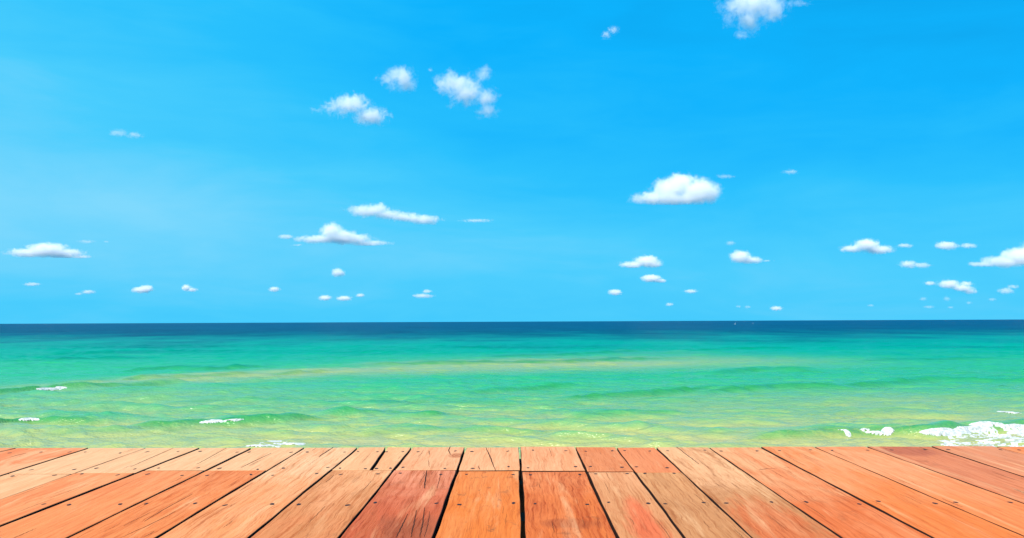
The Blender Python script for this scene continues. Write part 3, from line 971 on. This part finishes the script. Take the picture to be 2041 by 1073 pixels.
cr = random.Random(11)


def cloud(label, puffs, density=1.0, flat=None, group="white clouds over the sea", amp=0.42, soft=0.8):
    """PUFFS: (x, y, rx, ry[, weight]) as the photograph shows them; the cloud hangs at its layer's height and is as deep as its puffs are tall."""
    x0 = sum(p[0] for p in puffs) / len(puffs)
    y0 = sum(p[1] for p in puffs) / len(puffs)
    d = bearing(x0, y0)
    elev = d.z / math.hypot(d.x, d.y)
    dist = min(30000.0, max(2200.0, CLOUD_BASE / max(elev, 1e-3)))
    k = dist / math.hypot(d.x, d.y)
    c = EYE + d * k
    scale = k / F_PX
    loc = []
    big = max(min(p[2], p[3]) for p in puffs if len(puffs) == 1 or len(p) < 5 or p[4] >= 0.6)
    for p in puffs:
        wgt = p[4] if len(p) > 4 else 1.0
        dep_ = max(min(p[2], p[3] * 1.6), 0.6 * big)
        loc.append((p[0] - x0, cr.uniform(-0.3, 0.3) * big, y0 - p[1], p[2] * 1.12, dep_ * 1.1, p[3] * 1.18, wgt))
    bm = bmesh.new()
    for (px, py, pz, rx, ry, rz, wgt) in loc:
        g_ = max(0.6, wgt + amp * 1.15)
        res = bmesh.ops.create_icosphere(bm, subdivisions=3, radius=1.0)
        for v in res["verts"]:
            v.co = Vector((px + v.co.x * rx * g_, py + v.co.y * ry * g_, pz + v.co.z * rz * g_))
    me = bpy.data.meshes.new("cloud")
    bm.to_mesh(me)
    bm.free()
    o = bpy.data.objects.new("cloud", me)
    COL.objects.link(o)
    if len(loc) > 1:
        md = o.modifiers.new("one_skin", "REMESH")
        md.mode = "VOXEL"
        md.voxel_size = max(0.7, 0.3 * min(p[3] for p in puffs))
        dg = bpy.context.evaluated_depsgraph_get()
        me2 = bpy.data.meshes.new_from_object(o.evaluated_get(dg))
        o.modifiers.clear()
        o.data = me2
        bpy.data.meshes.remove(me)
        me2.name = "cloud"
    avg = sum(p[3] for p in puffs) / len(puffs)
    o.data.materials.append(cloud_material(loc, density * 2.0 / big / scale, max(2.5, big * 0.75), amp, None if flat is None else y0 - flat, cr.uniform(1, 9), soft))
    o.matrix_world = Matrix((
        (rgt.x * scale, fwd.x * scale, upv.x * scale, c.x), (rgt.y * scale, fwd.y * scale, upv.y * scale, c.y),
        (rgt.z * scale, fwd.z * scale, upv.z * scale, c.z), (0, 0, 0, 1)))
    return tag(o, label, "cloud", group)


cloud("ragged white cloud cut off by the top edge of the picture", [(1500, 8, 58, 26), (1545, 22, 26, 20, 0.9), (1495, 42, 26, 26, 0.9), (1455, 40, 26, 24, 0.55), (1480, 66, 26, 16, 0.5), (1590, 6, 40, 14, 0.45), (1505, 30, 85, 48, 0.42)], 1.5, amp=0.5, soft=1.5)
cloud("faint wisp below and beside the cloud cut by the top edge", [(1208, 70, 14, 9, 0.7), (1222, 60, 16, 9, 0.7)], 0.3, amp=0.55)
cloud("large ragged cloud slanting down, biggest of the three high clouds", [(905, 166, 38, 18), (930, 185, 32, 24), (968, 195, 28, 20, 0.85), (972, 222, 24, 18, 0.8), (962, 150, 28, 18, 0.65), (878, 172, 22, 16, 0.55), (900, 205, 22, 16, 0.45), (930, 180, 75, 45, 0.42), (858, 140, 12, 9, 0.35)], 1.5, amp=0.5, soft=1.5)
cloud("small high cloud just beside the largest ragged high cloud", [(800, 158, 28, 22), (770, 156, 28, 16, 0.6), (815, 174, 18, 13, 0.9), (790, 162, 48, 26, 0.42)], 1.4, amp=0.5, soft=1.5)
cloud("slanting high cloud with a thin tail, lowest of the three high clouds", [(700, 208, 36, 17), (738, 232, 34, 17), (664, 215, 32, 16, 0.65), (630, 220, 28, 9, 0.45), (712, 196, 32, 14, 0.55), (690, 218, 78, 30, 0.42)], 1.4, amp=0.5, soft=1.5)
cloud("faint small wisp high up in the pale side of the sky", [(236, 265, 24, 9, 0.75), (268, 270, 22, 8, 0.75)], 0.25, amp=0.5)
cloud("large bright heaped cloud with a flat base, by itself in mid sky", [(1358, 362, 30, 17), (1340, 376, 42, 20), (1395, 382, 40, 24), (1300, 396, 46, 13, 0.95), (1350, 395, 78, 14), (1415, 390, 20, 20, 0.8)], 1.3, 408, amp=0.32)
cloud("long low cloud of three lumps above the bright triangular one", [(735, 421, 46, 13, 0.9), (757, 416, 18, 14, 0.85), (775, 428, 40, 10, 0.9), (800, 432, 40, 10, 0.9), (822, 436, 34, 8, 0.9), (845, 438, 34, 9)], 0.9, amp=0.4)
cloud("bright triangular cloud with a long thin base", [(662, 461, 22, 15), (680, 470, 36, 12), (690, 476, 55, 11), (635, 477, 50, 8), (735, 485, 44, 7, 0.95), (570, 472, 18, 6, 0.8), (592, 491, 18, 6, 0.75)], 1.2, 489, amp=0.34)
cloud("thin horizontal streak of cloud in the middle of the sky", [(950, 440, 40, 5, 0.8)], 0.3, amp=0.4)
cloud("bright lens-shaped cloud low at the pale edge of the sky", [(96, 497, 42, 12), (70, 504, 58, 9), (120, 505, 46, 10), (160, 513, 28, 6, 0.8)], 1.2, 514, amp=0.32)
cloud("faint streak just above the bright lens-shaped cloud", [(172, 482, 24, 5, 0.7), (212, 482, 8, 4, 0.6)], 0.25)
cloud("small bright oval cloud low over the sea beside a smaller one", [(282, 578, 20, 6), (292, 576, 13, 7)], 1.0)
cloud("small wedge-shaped cloud next to the small bright oval", [(371, 574, 9, 6), (383, 578, 13, 4.5, 0.9)], 0.9)
cloud("small round cloud below the bright triangular one", [(674, 544, 13, 8)], 0.7)
TINY = "tiny clouds low over the horizon"
cloud("tiny flat cloud, first of a row of three under the small round cloud", [(648, 594, 13, 5)], 0.8, group=TINY)
cloud("tiny flat cloud, middle one of the row of three", [(686, 595, 15, 5)], 0.8, group=TINY)
cloud("tiniest cloud at the end of the row of three", [(718, 589, 9, 3.5)], 0.5, group=TINY)
cloud("tiny pale cloud standing alone between the wedge and the row of three", [(547, 577, 11, 5)], 0.7, group=TINY)
cloud("tiny double cloud, one streak over another, near mid horizon", [(851, 581, 11, 4, 0.9), (844, 590, 24, 5, 0.9)], 0.5, group=TINY)
cloud("tiny faint slanting streak beside the small bright oval cloud", [(176, 582, 14, 4), (158, 586, 10, 3.5, 0.8)], 0.35, group=TINY)
cloud("tiny faint streak below the bright lens-shaped cloud", [(64, 567, 17, 3.5)], 0.35, group=TINY)
cloud("flat-based cloud with a rising hump, larger of a pair one over the other", [(1290, 521, 26, 11), (1262, 528, 30, 7), (1300, 527, 20, 7)], 1.0, 534, amp=0.34)
cloud("small sloping cloud directly under the flat-based hump", [(1297, 555, 20, 7.5), (1316, 560, 14, 5, 0.9)], 1.1, 563, amp=0.3)
cloud("tiny round cloud below the sloping one", [(1226, 583, 14, 6)], 0.7, group=TINY)
cloud("tiny faint cloud beyond the sloping one", [(1377, 581, 15, 4.5, 0.9)], 0.5, group=TINY)
cloud("small wedge cloud thinning to one side, alone in lower sky", [(1476, 512, 21, 12), (1497, 519, 24, 7), (1530, 520, 22, 3.5, 0.6)], 1.1, 526, amp=0.32)
cloud("wavy cloud with a central hump above the horizon", [(1727, 488, 24, 11), (1700, 496, 28, 8, 0.9), (1752, 498, 34, 9, 0.95), (1802, 490, 24, 7, 0.65)], 1.0, amp=0.34)
cloud("two-lobed thin cloud beside the wavy one", [(1887, 490, 22, 8), (1930, 490, 26, 7, 0.7)], 0.7, amp=0.36)
cloud("pale flat cloud below the two-lobed thin cloud", [(1812, 527, 20, 8, 0.9), (1838, 529, 24, 7, 0.75)], 0.6, amp=0.36)
cloud("bright cloud cut off by the edge of the picture", [(2030, 512, 38, 17), (2000, 522, 50, 11), (1955, 527, 34, 6, 0.9), (2075, 508, 50, 22)], 1.2, 537, amp=0.32)
cloud("broken cloud of several lumps below the two-lobed one", [(1893, 567, 22, 8), (1918, 574, 24, 7, 0.95), (1934, 581, 16, 6, 0.85), (1926, 566, 16, 6, 0.8)], 0.8, amp=0.42)
cloud("tiny cloud just beside the broken cloud of lumps", [(1853, 565, 13, 5, 0.85)], 0.5, group=TINY)
cloud("faint puff between the broken cloud and the frame edge", [(2004, 580, 18, 7, 0.85), (2018, 572, 16, 6, 0.7)], 0.35, group=TINY)
cloud("tiny cloud closest to the water, alone near the horizon", [(1548, 615, 13, 5, 0.95)], 0.55, group=TINY)
cloud("tiny faint speck of cloud near the water below the pair", [(1334, 607, 9, 4, 0.85)], 0.4, group=TINY)
cloud("faint thin wisp above the single bright heaped cloud, farther from it", [(1575, 343, 22, 7, 0.7)], 0.22)
cloud("faint thin wisp right beside the single bright heaped cloud", [(1445, 352, 26, 6, 0.7)], 0.18)
cloud("faint puff just above the small wedge cloud", [(1455, 485, 13, 6, 0.75)], 0.22, group=TINY)
for x, y, rx, ry in ((1840, 596, 9, 5), (1886, 596, 9, 6), (1932, 604, 7, 4), (1852, 612, 14, 4), (1978, 597, 10, 4), (1735, 609, 9, 3), (1490, 612, 8, 4), (1895, 613, 8, 3), (1472, 611, 7, 3)):
    cloud("one of the faintest cloud specks scattered just above the horizon", [(x, y, rx, ry, 0.8)], 0.13, group="faintest cloud specks at the horizon")
